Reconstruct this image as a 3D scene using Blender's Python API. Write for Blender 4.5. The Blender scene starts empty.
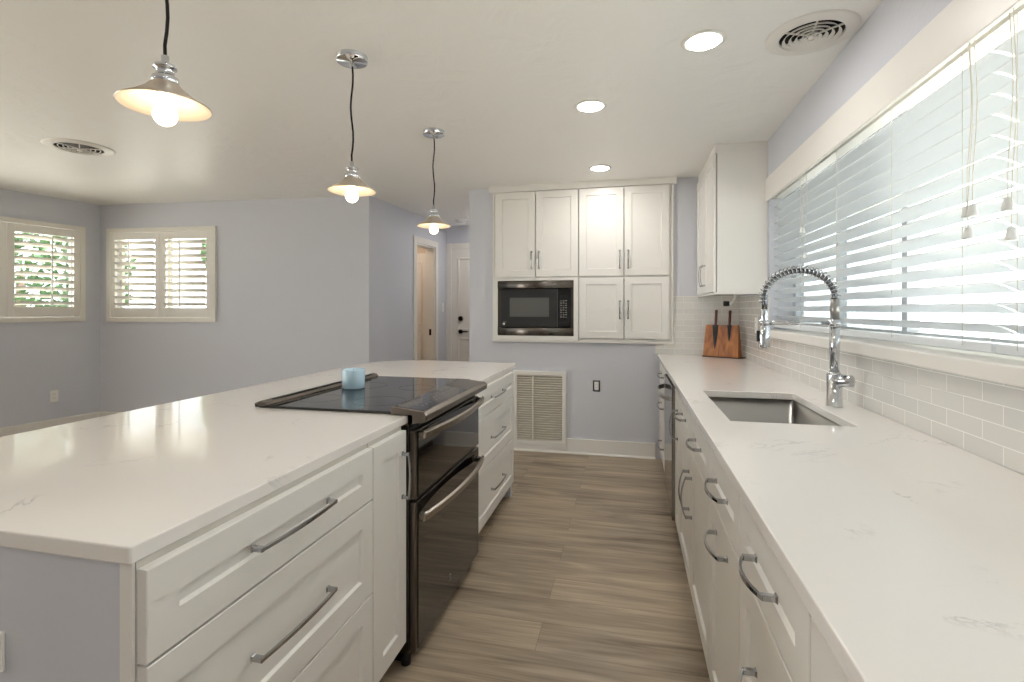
import bpy, bmesh, math, random
from mathutils import Vector, Matrix

# ------------------------------------------------------------------ camera, sky, exposure
sc = bpy.context.scene
COL = sc.collection
random.seed(7)

cam = bpy.data.cameras.new('camera')
cam.sensor_width = 36.0
cam.lens = 505.0 / 1024.0 * 36.0
cam.shift_y = -31.5 / 1024.0
cam.clip_start = 0.02
cam_o = bpy.data.objects.new('camera', cam)
COL.objects.link(cam_o)
cam_o.location = (0, 0, 1.302)
cam_o.rotation_euler = (math.pi / 2, 0, math.atan(117.0 / 505.0))
sc.camera = cam_o

SKY_STRENGTH = 1.2
LED_STRENGTH = 25.0
BULB_STRENGTH = 2.5
EXPOSURE = 2.22

w = bpy.data.worlds.new('sky')
sc.world = w
w.use_nodes = True
bg = w.node_tree.nodes['Background']
bg.inputs['Color'].default_value = (0.93, 0.97, 1.0, 1)
bg.inputs['Strength'].default_value = SKY_STRENGTH

sun = bpy.data.lights.new('sun', 'SUN')
sun.energy = 7.0
sun.angle = math.radians(0.6)
sun.color = (1.0, 0.96, 0.9)
sun_o = bpy.data.objects.new('sun', sun)
COL.objects.link(sun_o)
sun_o.location = (-4, 8, 12)
sun_o.rotation_euler = Vector((0.12, -0.06, -1.0)).to_track_quat('-Z', 'Y').to_euler()

sc.view_settings.view_transform = 'Standard'
sc.view_settings.look = 'None'
sc.view_settings.gamma = 1.0
sc.view_settings.exposure = EXPOSURE
sc.view_settings.use_curve_mapping = False
sc.cycles.max_bounces = 14
sc.cycles.diffuse_bounces = 8
sc.cycles.glossy_bounces = 6
sc.cycles.transparent_max_bounces = 16
sc.cycles.use_denoising = True
sc.cycles.sample_clamp_indirect = 8.0

# ------------------------------------------------------------------ materials
def lin(h):
    h = h.lstrip('#')
    o = []
    for i in (0, 2, 4):
        c = int(h[i:i + 2], 16) / 255.0
        o.append(c / 12.92 if c <= 0.04045 else ((c + 0.055) / 1.055) ** 2.4)
    return (o[0], o[1], o[2], 1.0)

class NT:
    def __init__(self, name):
        self.m = bpy.data.materials.new(name)
        self.m.use_nodes = True
        self.t = self.m.node_tree
        self.b = self.t.nodes['Principled BSDF']
    def n(self, kind, **kw):
        nd = self.t.nodes.new(kind)
        for k, v in kw.items():
            if k.startswith('i_'):
                nd.inputs[k[2:].replace('_', ' ')].default_value = v
            else:
                setattr(nd, k, v)
        return nd
    def l(self, a, b):
        self.t.links.new(a, b)
    def obj(self, scale=(1, 1, 1), loc=(0, 0, 0)):
        tc = self.n('ShaderNodeTexCoord')
        mp = self.n('ShaderNodeMapping')
        mp.inputs['Scale'].default_value = scale
        mp.inputs['Location'].default_value = loc
        self.l(tc.outputs['Object'], mp.inputs['Vector'])
        return mp.outputs['Vector']
    def bump(self, height, strength=0.2, dist=0.01):
        bp = self.n('ShaderNodeBump')
        bp.inputs['Strength'].default_value = strength
        bp.inputs['Distance'].default_value = dist
        self.l(height, bp.inputs['Height'])
        self.l(bp.outputs['Normal'], self.b.inputs['Normal'])

def plain(name, col, rough=0.5, metal=0.0, spec=0.5, coat=0.0, noise=0.0, nscale=40.0, bump=0.0):
    k = NT(name)
    k.b.inputs['Base Color'].default_value = lin(col) if isinstance(col, str) else col
    k.b.inputs['Roughness'].default_value = rough
    k.b.inputs['Metallic'].default_value = metal
    k.b.inputs['Specular IOR Level'].default_value = spec
    k.b.inputs['Coat Weight'].default_value = coat
    k.b.inputs['Coat Roughness'].default_value = 0.05
    if noise or bump:
        nz = k.n('ShaderNodeTexNoise')
        nz.inputs['Scale'].default_value = nscale
        nz.inputs['Detail'].default_value = 4
        k.l(k.obj(), nz.inputs['Vector'])
        if bump:
            k.bump(nz.outputs['Fac'], bump, 0.004)
        if noise:
            mr = k.n('ShaderNodeMapRange')
            mr.inputs['To Min'].default_value = max(0.02, rough - noise)
            mr.inputs['To Max'].default_value = rough + noise
            k.l(nz.outputs['Fac'], mr.inputs['Value'])
            k.l(mr.outputs['Result'], k.b.inputs['Roughness'])
    return k.m

M = {}
M['wall'] = plain('painted_wall', '#CDCFD6', 0.55, noise=0.05, nscale=60, bump=0.25)
M['ceil'] = None
M['white_trim'] = plain('white_trim_paint', '#E6E3DD', 0.35)
M['shutter'] = plain('shutter_paint', '#E4E0D8', 0.4)
M['cab'] = plain('cabinet_paint', '#E7E5E0', 0.32, noise=0.03, nscale=25)
M['cab_in'] = plain('cabinet_carcass', '#CFCBC2', 0.5)
M['kick_shade'] = plain('toe_kick', '#4A3F36', 0.7)  # white kick board; the shadow of its recess is put into this dark colour
M['chrome'] = plain('chrome', '#B6B8BB', 0.1, 1.0)
M['pchrome'] = plain('polished_chrome', '#D5D8DC', 0.06, 1.0)
M['steel'] = plain('brushed_steel', '#A8A6A2', 0.3, 1.0)
M['bstain'] = plain('black_stainless', '#6A645E', 0.27, 1.0)
M['slate'] = plain('slate_metal', '#7A726A', 0.3, 1.0)
M['bglass'] = plain('black_glass', '#0B0C0D', 0.03, 0.0, 0.8)
M['ovenglass'] = plain('oven_door_glass', '#120F0D', 0.04, 0.0, 0.7, coat=0.25)
M['mwglass'] = plain('microwave_window', '#5E5F5B', 0.3, 0.0, 0.4)
M['mwblack'] = plain('microwave_door', '#2C2D2D', 0.3, 0.0, 0.4)
M['black'] = plain('black_plastic', '#0A0A0A', 0.5)
M['dark'] = plain('duct_shade_paint', '#0B0908', 0.9)
M['white_plastic'] = plain('white_plastic', '#EDEDEA', 0.4)
M['slat'] = None
M['cordw'] = plain('blind_cord', '#D8D2C4', 0.8)
M['tassel'] = plain('tassel_plastic', '#D9DAD8', 0.5)
M['blkcord'] = plain('black_fabric_cord', '#0C0B0A', 0.8, bump=0.3, nscale=400)
M['keyp'] = plain('key_print', '#7C7C78', 0.5)
M['logo'] = plain('logo_silver', '#B8B8B4', 0.25, 1.0)
M['bronze'] = plain('dark_bronze', '#2A211B', 0.35, 1.0)
M['knifesteel'] = plain('knife_blade', '#2B2B2D', 0.25, 0.9)
M['kniferose'] = plain('knife_handle', '#5B2318', 0.4)
M['grille'] = plain('grille_paint', '#DCD5C8', 0.5)
M['wood_trunk'] = plain('bark', '#5A4A3C', 0.9, bump=0.6, nscale=15)
M['leaf'] = plain('leaf_green', '#35582A', 0.6)
M['leaf2'] = plain('leaf_pale', '#4E7040', 0.6)
M['fence'] = plain('fence_vinyl', '#E8EAEA', 0.5)
M['concrete'] = plain('concrete_pavement', '#B4B0A8', 0.9, bump=0.2, nscale=20)
M['wframe'] = plain('window_frame_metal', '#B9BDC2', 0.4)
M['outletslot'] = plain('outlet_slot', '#3A3A3A', 0.6)

def mk_ceiling():
    k = NT('ceiling_knockdown')
    k.b.inputs['Base Color'].default_value = lin('#F3F2EF')
    k.b.inputs['Roughness'].default_value = 0.42
    v = k.obj()
    a = k.n('ShaderNodeTexNoise'); a.inputs['Scale'].default_value = 4.5; a.inputs['Detail'].default_value = 6
    a.inputs['Distortion'].default_value = 1.2
    k.l(v, a.inputs['Vector'])
    k.bump(a.outputs['Fac'], 0.3, 0.03)
    return k.m
M['ceil'] = mk_ceiling()

def mk_slat():
    k = NT('blind_slat')
    k.b.inputs['Base Color'].default_value = lin('#E2E6E9')
    k.b.inputs['Roughness'].default_value = 0.38
    tr = k.n('ShaderNodeBsdfTranslucent')
    tr.inputs['Color'].default_value = lin('#EEF2F4')
    mx = k.n('ShaderNodeMixShader'); mx.inputs['Fac'].default_value = 0.08
    out = k.t.nodes['Material Output']
    k.l(k.b.outputs[0], mx.inputs[1]); k.l(tr.outputs[0], mx.inputs[2]); k.l(mx.outputs[0], out.inputs['Surface'])
    return k.m
M['slat'] = mk_slat()

def mk_glass(name, tint, gl, rough=0.0):
    k = NT(name)
    k.t.nodes.remove(k.b)
    a = k.n('ShaderNodeBsdfTransparent'); a.inputs['Color'].default_value = tint
    g = k.n('ShaderNodeBsdfGlossy'); g.inputs['Roughness'].default_value = rough
    mx = k.n('ShaderNodeMixShader'); mx.inputs['Fac'].default_value = gl
    k.l(a.outputs[0], mx.inputs[1]); k.l(g.outputs[0], mx.inputs[2])
    k.l(mx.outputs[0], k.t.nodes['Material Output'].inputs['Surface'])
    return k.m
M['glass'] = mk_glass('window_glass', (0.95, 0.98, 0.98, 1), 0.05)

def mk_screen():
    k = NT('insect_screen')
    a = k.n('ShaderNodeBsdfTransparent')
    mx = k.n('ShaderNodeMixShader'); mx.inputs['Fac'].default_value = 0.4
    k.b.inputs['Base Color'].default_value = lin('#8C98A0')
    k.l(a.outputs[0], mx.inputs[1]); k.l(k.b.outputs[0], mx.inputs[2])
    k.l(mx.outputs[0], k.t.nodes['Material Output'].inputs['Surface'])
    return k.m
M['screen'] = mk_screen()

def mk_quartz():
    k = NT('white_quartz')
    v = k.obj()
    n1 = k.n('ShaderNodeTexNoise'); n1.inputs['Scale'].default_value = 2.3; n1.inputs['Detail'].default_value = 8
    n1.inputs['Roughness'].default_value = 0.62; n1.inputs['Distortion'].default_value = 0.9
    k.l(v, n1.inputs['Vector'])
    # thin veins where the noise crosses its middle
    s = k.n('ShaderNodeMath', operation='SUBTRACT'); s.inputs[1].default_value = 0.5
    k.l(n1.outputs['Fac'], s.inputs[0])
    ab = k.n('ShaderNodeMath', operation='ABSOLUTE'); k.l(s.outputs[0], ab.inputs[0])
    mr = k.n('ShaderNodeMapRange'); mr.inputs['From Min'].default_value = 0.0; mr.inputs['From Max'].default_value = 0.012
    mr.inputs['To Min'].default_value = 1.0; mr.inputs['To Max'].default_value = 0.0
    k.l(ab.outputs[0], mr.inputs['Value'])
    n2 = k.n('ShaderNodeTexNoise'); n2.inputs['Scale'].default_value = 5.5; n2.inputs['Detail'].default_value = 3
    k.l(v, n2.inputs['Vector'])
    m2 = k.n('ShaderNodeMapRange'); m2.inputs['From Min'].default_value = 0.54; m2.inputs['From Max'].default_value = 0.68
    k.l(n2.outputs['Fac'], m2.inputs['Value'])
    mu = k.n('ShaderNodeMath', operation='MULTIPLY'); k.l(mr.outputs[0], mu.inputs[0]); k.l(m2.outputs[0], mu.inputs[1])
    mu2 = k.n('ShaderNodeMath', operation='MULTIPLY'); mu2.inputs[1].default_value = 0.5; k.l(mu.outputs[0], mu2.inputs[0])
    mix = k.n('ShaderNodeMix', data_type='RGBA')
    mix.inputs['A'].default_value = lin('#EAE7E3'); mix.inputs['B'].default_value = lin('#9C9CA0')
    k.l(mu2.outputs[0], mix.inputs['Factor'])
    k.l(mix.outputs['Result'], k.b.inputs['Base Color'])
    k.b.inputs['Roughness'].default_value = 0.08
    k.b.inputs['Specular IOR Level'].default_value = 0.5
    return k.m
M['quartz'] = mk_quartz()

def mk_floor():
    k = NT('wood_look_planks')
    v = k.obj(loc=(0.35, 0.06, 0))
    br = k.n('ShaderNodeTexBrick')
    br.offset = 0.37; br.offset_frequency = 2
    br.inputs['Scale'].default_value = 1.0
    br.inputs['Brick Width'].default_value = 1.22
    br.inputs['Row Height'].default_value = 0.178
    br.inputs['Mortar Size'].default_value = 0.0008
    br.inputs['Mortar Smooth'].default_value = 0.2
    br.inputs['Bias'].default_value = 0.0
    br.inputs['Color1'].default_value = (0, 0, 0, 1); br.inputs['Color2'].default_value = (1, 1, 1, 1)
    br.inputs['Mortar'].default_value = (0, 0, 0, 1)
    k.l(v, br.inputs['Vector'])
    sep = k.n('ShaderNodeSeparateColor'); k.l(br.outputs['Color'], sep.inputs[0])
    wv = k.n('ShaderNodeMath', operation='MULTIPLY'); wv.inputs[1].default_value = 13.0; k.l(sep.outputs[0], wv.inputs[0])
    def grain(sx, sy, det, dist):
        g = k.n('ShaderNodeTexNoise', noise_dimensions='4D')
        g.inputs['Scale'].default_value = 1.0; g.inputs['Detail'].default_value = det; g.inputs['Distortion'].default_value = dist
        k.l(k.obj((sx, sy, 1)), g.inputs['Vector']); k.l(wv.outputs[0], g.inputs['W'])
        return g.outputs['Fac']
    g1 = grain(1.1, 9.0, 8, 1.6)
    g2 = grain(3.0, 90.0, 6, 0.6)
    a = k.n('ShaderNodeMath', operation='MULTIPLY_ADD'); a.inputs[1].default_value = 0.72; a.inputs[2].default_value = 0
    k.l(g1, a.inputs[0])
    b = k.n('ShaderNodeMath', operation='MULTIPLY_ADD'); b.inputs[1].default_value = 0.34
    k.l(g2, b.inputs[0]); k.l(a.outputs[0], b.inputs[2])
    c = k.n('ShaderNodeMath', operation='MULTIPLY_ADD'); c.inputs[1].default_value = 0.10
    k.l(sep.outputs[0], c.inputs[0]); k.l(b.outputs[0], c.inputs[2])
    rp = k.n('ShaderNodeValToRGB')
    e = rp.color_ramp.elements
    e[0].position = 0.36; e[0].color = lin('#594C41')
    e[1].position = 0.76; e[1].color = lin('#C4B49D')
    m = rp.color_ramp.elements.new(0.50); m.color = lin('#948572')
    m = rp.color_ramp.elements.new(0.62); m.color = lin('#AC9C86')
    k.l(c.outputs[0], rp.inputs['Fac'])
    mix = k.n('ShaderNodeMix', data_type='RGBA')
    k.l(br.outputs['Fac'], mix.inputs['Factor'])
    k.l(rp.outputs['Color'], mix.inputs['A']); mix.inputs['B'].default_value = lin('#6A5C4F')
    k.l(mix.outputs['Result'], k.b.inputs['Base Color'])
    k.b.inputs['Roughness'].default_value = 0.38
    k.bump(g2, 0.08, 0.002)
    return k.m
M['floor'] = mk_floor()

def mk_tile(name, axis):
    k = NT(name)
    tc = k.n('ShaderNodeTexCoord')
    sp = k.n('ShaderNodeSeparateXYZ'); k.l(tc.outputs['Object'], sp.inputs[0])
    ax = k.n('ShaderNodeMath', operation='ADD'); ax.inputs[1].default_value = 10.0 * 0.153 - 1.722 if axis == 'Y' else 3.06
    k.l(sp.outputs[axis], ax.inputs[0])
    az = k.n('ShaderNodeMath', operation='ADD'); az.inputs[1].default_value = -0.913 + 0.05 * 20
    k.l(sp.outputs['Z'], az.inputs[0])
    cb = k.n('ShaderNodeCombineXYZ'); k.l(ax.outputs[0], cb.inputs['X']); k.l(az.outputs[0], cb.inputs['Y'])
    br = k.n('ShaderNodeTexBrick')
    br.offset = 0.5
    br.inputs['Scale'].default_value = 1.0; br.inputs['Brick Width'].default_value = 0.153; br.inputs['Row Height'].default_value = 0.05
    br.inputs['Mortar Size'].default_value = 0.0016; br.inputs['Mortar Smooth'].default_value = 0.1
    br.inputs['Color1'].default_value = lin('#DAD9D5'); br.inputs['Color2'].default_value = lin('#E3E1DC')
    br.inputs['Mortar'].default_value = lin('#F0EFEB')
    k.l(cb.outputs[0], br.inputs['Vector'])
    k.l(br.outputs['Color'], k.b.inputs['Base Color'])
    mr = k.n('ShaderNodeMapRange'); mr.inputs['To Min'].default_value = 0.08; mr.inputs['To Max'].default_value = 0.7
    k.l(br.outputs['Fac'], mr.inputs['Value']); k.l(mr.outputs[0], k.b.inputs['Roughness'])
    iv = k.n('ShaderNodeMath', operation='SUBTRACT'); iv.inputs[0].default_value = 1.0; k.l(br.outputs['Fac'], iv.inputs[1])
    k.bump(iv.outputs[0], 0.5, 0.002)
    return k.m
M['tileY'] = mk_tile('glass_subway_tile_side', 'Y')
M['tileX'] = mk_tile('glass_subway_tile_end', 'X')

def mk_wood():
    k = NT('acacia_wood')
    v = k.obj((7, 7, 2.2))
    n = k.n('ShaderNodeTexNoise'); n.inputs['Scale'].default_value = 2.6; n.inputs['Detail'].default_value = 5; n.inputs['Distortion'].default_value = 1.6
    k.l(v, n.inputs['Vector'])
    rp = k.n('ShaderNodeValToRGB')
    rp.color_ramp.elements[0].position = 0.3; rp.color_ramp.elements[0].color = lin('#7A3F16')
    rp.color_ramp.elements[1].position = 0.75; rp.color_ramp.elements[1].color = lin('#C47F3C')
    k.l(n.outputs['Fac'], rp.inputs['Fac']); k.l(rp.outputs['Color'], k.b.inputs['Base Color'])
    k.b.inputs['Roughness'].default_value = 0.35
    return k.m
M['wood'] = mk_wood()

def emit(name, col, strength):
    k = NT(name)
    k.b.inputs['Base Color'].default_value = col
    k.b.inputs['Emission Color'].default_value = col
    k.b.inputs['Emission Strength'].default_value = strength
    return k.m
M['led'] = emit('led_lens', (1.0, 0.97, 0.93, 1), LED_STRENGTH)
M['bulb'] = emit('warm_bulb', (1.0, 0.80, 0.55, 1), BULB_STRENGTH)

def mk_shade():
    k = NT('shade_metal')
    k.b.inputs['Base Color'].default_value = lin('#C9BDAE')
    k.b.inputs['Metallic'].default_value = 0.75
    k.b.inputs['Roughness'].default_value = 0.35
    return k.m
M['shade'] = mk_shade()
M['shade_in'] = plain('shade_enamel', '#F1E6D4', 0.4)

def mk_candle():
    k = NT('pale_blue_glass')
    k.b.inputs['Base Color'].default_value = lin('#BFDCEC')
    k.b.inputs['Roughness'].default_value = 0.2
    k.b.inputs['Subsurface Weight'].default_value = 0.3
    k.b.inputs['Subsurface Radius'].default_value = (0.02, 0.03, 0.04)
    k.b.inputs['Coat Weight'].default_value = 0.6
    return k.m
M['candle'] = mk_candle()

# ------------------------------------------------------------------ mesh helper
class MB:
    def __init__(self):
        self.bm = bmesh.new()
    def face(self, vs, smooth=False):
        try:
            f = self.bm.faces.new(vs); f.smooth = smooth
            return f
        except ValueError:
            return None
    def v(self, p):
        return self.bm.verts.new(Vector(p))
    def hexa(self, p):
        """8 points: bottom 4 ccw, top 4 ccw"""
        q = [self.v(a) for a in p]
        for idx in ((3, 2, 1, 0), (4, 5, 6, 7), (0, 1, 5, 4), (1, 2, 6, 5), (2, 3, 7, 6), (3, 0, 4, 7)):
            self.face([q[i] for i in idx])
        return self
    def box(self, x0, x1, y0, y1, z0, z1):
        x0, x1 = sorted((x0, x1)); y0, y1 = sorted((y0, y1)); z0, z1 = sorted((z0, z1))
        return self.hexa([(x0, y0, z0), (x1, y0, z0), (x1, y1, z0), (x0, y1, z0), (x0, y0, z1), (x1, y0, z1), (x1, y1, z1), (x0, y1, z1)])
    def obox(self, c, ax, ay, az):
        """oriented box: centre and three half-axis vectors"""
        c, ax, ay, az = Vector(c), Vector(ax), Vector(ay), Vector(az)
        return self.hexa([c - ax - ay - az, c + ax - ay - az, c + ax + ay - az, c - ax + ay - az,
                          c - ax - ay + az, c + ax - ay + az, c + ax + ay + az, c - ax + ay + az])
    def prism(self, poly, z0, z1):
        """polygon in xy extruded in z"""
        a = [self.v((x, y, z0)) for x, y in poly]; b = [self.v((x, y, z1)) for x, y in poly]
        self.face(list(reversed(a))); self.face(b)
        n = len(poly)
        for i in range(n):
            self.face([a[i], a[(i + 1) % n], b[(i + 1) % n], b[i]])
        return self
    def loft(self, rings, caps=True, closed=True, smooth=True):
        rr = [[self.v(p) for p in r] for r in rings]
        n = len(rr[0])
        for i in range(len(rr) - 1):
            for j in range(n if closed else n - 1):
                self.face([rr[i][j], rr[i][(j + 1) % n], rr[i + 1][(j + 1) % n], rr[i + 1][j]], smooth)
        if caps:
            self.face(list(reversed(rr[0]))); self.face(rr[-1])
        return self
    def lathe(self, prof, c=(0, 0, 0), seg=32, axis='Z', caps=False, smooth=True):
        rings = []
        for r, h in prof:
            ring = []
            for k in range(seg):
                t = 2 * math.pi * k / seg
                a, b = r * math.cos(t), r * math.sin(t)
                p = {'Z': (a, b, h), 'X': (h, a, b), 'Y': (b, h, a)}[axis]
                ring.append((c[0] + p[0], c[1] + p[1], c[2] + p[2]))
            rings.append(ring)
        return self.loft(rings, caps, True, smooth)
    def cyl(self, p0, p1, r, seg=20, r1=None):
        p0, p1 = Vector(p0), Vector(p1)
        d = (p1 - p0).normalized()
        u = d.orthogonal().normalized(); w_ = d.cross(u)
        r1 = r if r1 is None else r1
        R = []
        for p, rad in ((p0, r), (p1, r1)):
            R.append([p + (u * math.cos(2 * math.pi * k / seg) + w_ * math.sin(2 * math.pi * k / seg)) * rad for k in range(seg)])
        return self.loft(R)
    def tube(self, pts, r, seg=10, smooth=True):
        pts = [Vector(p) for p in pts]
        rings = []
        u = None
        for i, p in enumerate(pts):
            d = (pts[min(i + 1, len(pts) - 1)] - pts[max(i - 1, 0)]).normalized()
            u = d.orthogonal().normalized() if u is None else (u - d * u.dot(d)).normalized()
            w_ = d.cross(u)
            rad = r[i] if isinstance(r, (list, tuple)) else r
            rings.append([p + (u * math.cos(2 * math.pi * k / seg) + w_ * math.sin(2 * math.pi * k / seg)) * rad for k in range(seg)])
        return self.loft(rings, True, True, smooth)
    def sphere(self, c, r, seg=20, rings=12, sz=1.0):
        prof = []
        for i in range(rings + 1):
            t = math.pi * i / rings
            prof.append((max(1e-4, r * math.sin(t)), -r * math.cos(t) * sz))
        return self.lathe(prof, c, seg)
    def build(self, name, mat, parent=None, bevel=0.0, segs=2):
        bmesh.ops.recalc_face_normals(self.bm, faces=self.bm.faces[:])
        off = Vector((0, 0, 0)); p = parent
        while p is not None:
            off += Vector(p.location); p = p.parent
        me = bpy.data.meshes.new(name)
        if off.length:
            bmesh.ops.translate(self.bm, verts=self.bm.verts[:], vec=-off)
        self.bm.to_mesh(me); self.bm.free()
        me.materials.append(mat)
        o = bpy.data.objects.new(name, me)
        COL.objects.link(o)
        o.parent = parent
        if bevel:
            b = o.modifiers.new('bevel', 'BEVEL')
            b.width = bevel; b.segments = segs; b.limit_method = 'ANGLE'; b.angle_limit = math.radians(50)
        return o

def tag(o, label=None, cat=None, group=None, kind=None):
    if label: o['label'] = label
    if cat: o['category'] = cat
    if group: o['group'] = group
    if kind: o['kind'] = kind
    return o
def thing(name, label, cat, loc=(0, 0, 0), group=None):
    o = bpy.data.objects.new(name, None); COL.objects.link(o)
    o.location = loc; o.empty_display_size = 0.1
    return tag(o, label, cat, group)
def struct(name, mb, mat, parent=None, bevel=0.0):
    o = mb.build(name, mat, parent, bevel)
    if parent is None: o['kind'] = 'structure'
    return o
def copy_tree(o, parent=None):
    c = o.copy(); COL.objects.link(c); c.parent = parent
    for ch in list(o.children):
        copy_tree(ch, c)
    return c

# ------------------------------------------------------------------ room constants
H = 2.44
CT = 0.915            # counter height
XR = 0.911            # right wall
YB = 4.58             # kitchen end wall
XK = -1.476           # end wall's free corner
YH = 6.5              # hall end
YF = -3.2             # rear of the room
WX0, WX1 = -2.528, -2.42   # hall wall from (WX0,4.589) to (WX1,6.5)
A = (-5.62, 4.35); B = (-2.528, 4.589)
slope = -0.13 / 0.818
A2 = (A[0] + slope * (A[1] - YF), YF)

# ---- floor and ceiling
struct('floor', MB().box(-7.4, 1.3, YF - 0.1, YH + 0.3, -0.1, 0.0), M['floor'])
struct('ceiling', MB().box(-7.4, 1.3, YF - 0.1, YH + 0.3, H, H + 0.12), M['ceil'])

def wall_run(name, p, q, th, holes=(), z1=H):
    """wall from p to q (xy), thickened to the left of p->q; holes = (s0,s1,z0,z1) along the run"""
    p, q = Vector((p[0], p[1], 0)), Vector((q[0], q[1], 0))
    d = (q - p); L = d.length; d.normalize()
    n = Vector((-d.y, d.x, 0)) * th
    mb = MB()
    def seg(s0, s1, z0, z1_):
        if s1 - s0 < 1e-5 or z1_ - z0 < 1e-5: return
        a, b = p + d * s0, p + d * s1
        Z = lambda v, z: (v.x, v.y, z)
        mb.hexa([Z(a, z0), Z(b, z0), Z(b + n, z0), Z(a + n, z0), Z(a, z1_), Z(b, z1_), Z(b + n, z1_), Z(a + n, z1_)])
    s = 0.0
    for (s0, s1, z0, zz) in sorted(holes):
        seg(s, s0, 0, z1); seg(s0, s1, 0, z0); seg(s0, s1, zz, z1); s = s1
    seg(s, L, 0, z1)
    return struct(name, mb, M['wall'])

# right wall (window opening), thickened outwards (+X): run from +Y down to -Y
WY0, WY1, WZ0, WZ1 = 0.30, 3.66, 1.165, 2.16
wall_run('wall_right', (XR, YF), (XR, YB + 0.12), -0.20, [(WY0 - YF, WY1 - YF, WZ0, WZ1)])
# kitchen end wall with the cabinet niche
NX0, NX1, NZ0, NZ1 = -1.225, 0.358, 1.02, 2.40
wall_run('wall_back', (XK, YB), (XR, YB), 0.12, [(NX0 - XK, NX1 - XK, NZ0, NZ1)])
# hall, its right side behind the kitchen end wall
wall_run('wall_hall_side', (XK, YB + 0.12), (XK, YH), -0.12)
wall_run('wall_hall_end', (-2.60, YH), (XK + 0.12, YH), 0.12)
# hall side with the open doorway
hd = Vector((WX1 - WX0, YH - 4.589, 0)); hl = hd.length; hd.normalize()
def hall(s, off=0.0, z=0.0):
    """point on the hall wall at run length s, off = out into the hall"""
    return Vector((WX0, 4.589, 0)) + hd * s + Vector((hd.y, -hd.x, 0)) * off + Vector((0, 0, z))
DS0, DS1, DZ = 1.01, 1.535, 2.10
wall_run('wall_hall_door', (WX0, 4.589), (WX1, YH), 0.12, [(DS0, DS1, 0.0, DZ)])
# left room
bd = Vector((B[0] - A[0], B[1] - A[1], 0)); bl = bd.length; bd.normalize()
def wb(s, off=0.0, z=0.0):
    return Vector((A[0], A[1], 0)) + bd * s + Vector((bd.y, -bd.x, 0)) * off + Vector((0, 0, z))
ld = Vector((A2[0] - A[0], A2[1] - A[1], 0)); ll = ld.length; ld.normalize()
def wl(s, off=0.0, z=0.0):
    """left wall, s measured from the corner towards the camera, off into the room"""
    return Vector((A[0], A[1], 0)) + ld * s + Vector((-ld.y, ld.x, 0)) * off + Vector((0, 0, z))
W2 = (0.155, 1.370, 1.215, 2.13)
W1 = (0.195, 1.98, 1.225, 2.13)
wall_run('wall_far', A, (B[0], B[1]), 0.14, [W2])
wall_run('wall_left', A, A2, -0.14, [W1, (2.75, 5.95, 0.0, 2.12)])  # second, floor-length opening is added out of view to let daylight in
# rear wall behind the camera, plain
RW = Vector((A2[0], YF, 0))
wall_run('wall_front', (XR, YF), (A2[0] - 0.1, YF), 0.14)

# ---- baseboards
def board(name, pts, off_fn, h=0.135, t=0.016):
    mb = MB()
    for s0, s1 in pts:
        a0, b0, a1, b1 = off_fn(s0, 0), off_fn(s1, 0), off_fn(s0, t), off_fn(s1, t)
        Z = lambda v, z: (v.x, v.y, z)
        mb.hexa([Z(a0, 0.0), Z(b0, 0.0), Z(b1, 0.0), Z(a1, 0.0), Z(a0, h), Z(b0, h), Z(b1, h), Z(a1, h)])
        c0, c1 = off_fn(s0, t + 0.012), off_fn(s1, t + 0.012)
        mb.hexa([Z(a1, 0.0), Z(b1, 0.0), Z(c1, 0.0), Z(c0, 0.0), Z(a1, 0.018), Z(b1, 0.018), Z(c1, 0.006), Z(c0, 0.006)])
    return struct(name, mb, M['white_trim'], bevel=0.003)
board('baseboard_back', [(0.0, 0.43), (0.925, 1.70)], lambda s, o: Vector((XK + s, YB - o, 0)))
board('baseboard_grille', [(0.43, 0.925)], lambda s, o: Vector((XK + s, YB - o, 0)), 0.063)
board('baseboard_left', [(0.0, 2.75), (5.95, ll)], wl, 0.19)
board('baseboard_far', [(0.0, bl)], wb, 0.19)
board('baseboard_hall', [(0.0, DS0 - 0.075), (DS1 + 0.075, hl)], hall)

# ------------------------------------------------------------------ tiles, sill, valance, crown
struct('trim_1', MB().box(XR - 0.008, XR, -0.8, 3.66, CT, 1.125).box(XR - 0.008, XR, 3.66, YB, CT, 1.405), M['tileY'])['label'] = 'glass subway tile backsplash along the window wall'
struct('trim_2', MB().box(0.225, XR - 0.008, YB - 0.008, YB, CT, 1.42), M['tileX'])['label'] = 'glass subway tile backsplash on the end wall'
# window sill ledge
mb = MB().box(0.868, 1.06, WY0 - 0.1, WY1 + 0.035, 1.125, 1.172)
struct('trim_3', mb, M['white_trim'], bevel=0.005)['label'] = 'white window sill ledge above the tile backsplash'
# cornice valance above the blinds
mb = MB().box(0.893, XR - 0.0005, WY0 - 0.2, 3.698, 2.027, 2.178)
struct('trim_4', mb, M['white_trim'], bevel=0.002)['label'] = 'cream valance board over the window blinds'

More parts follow.
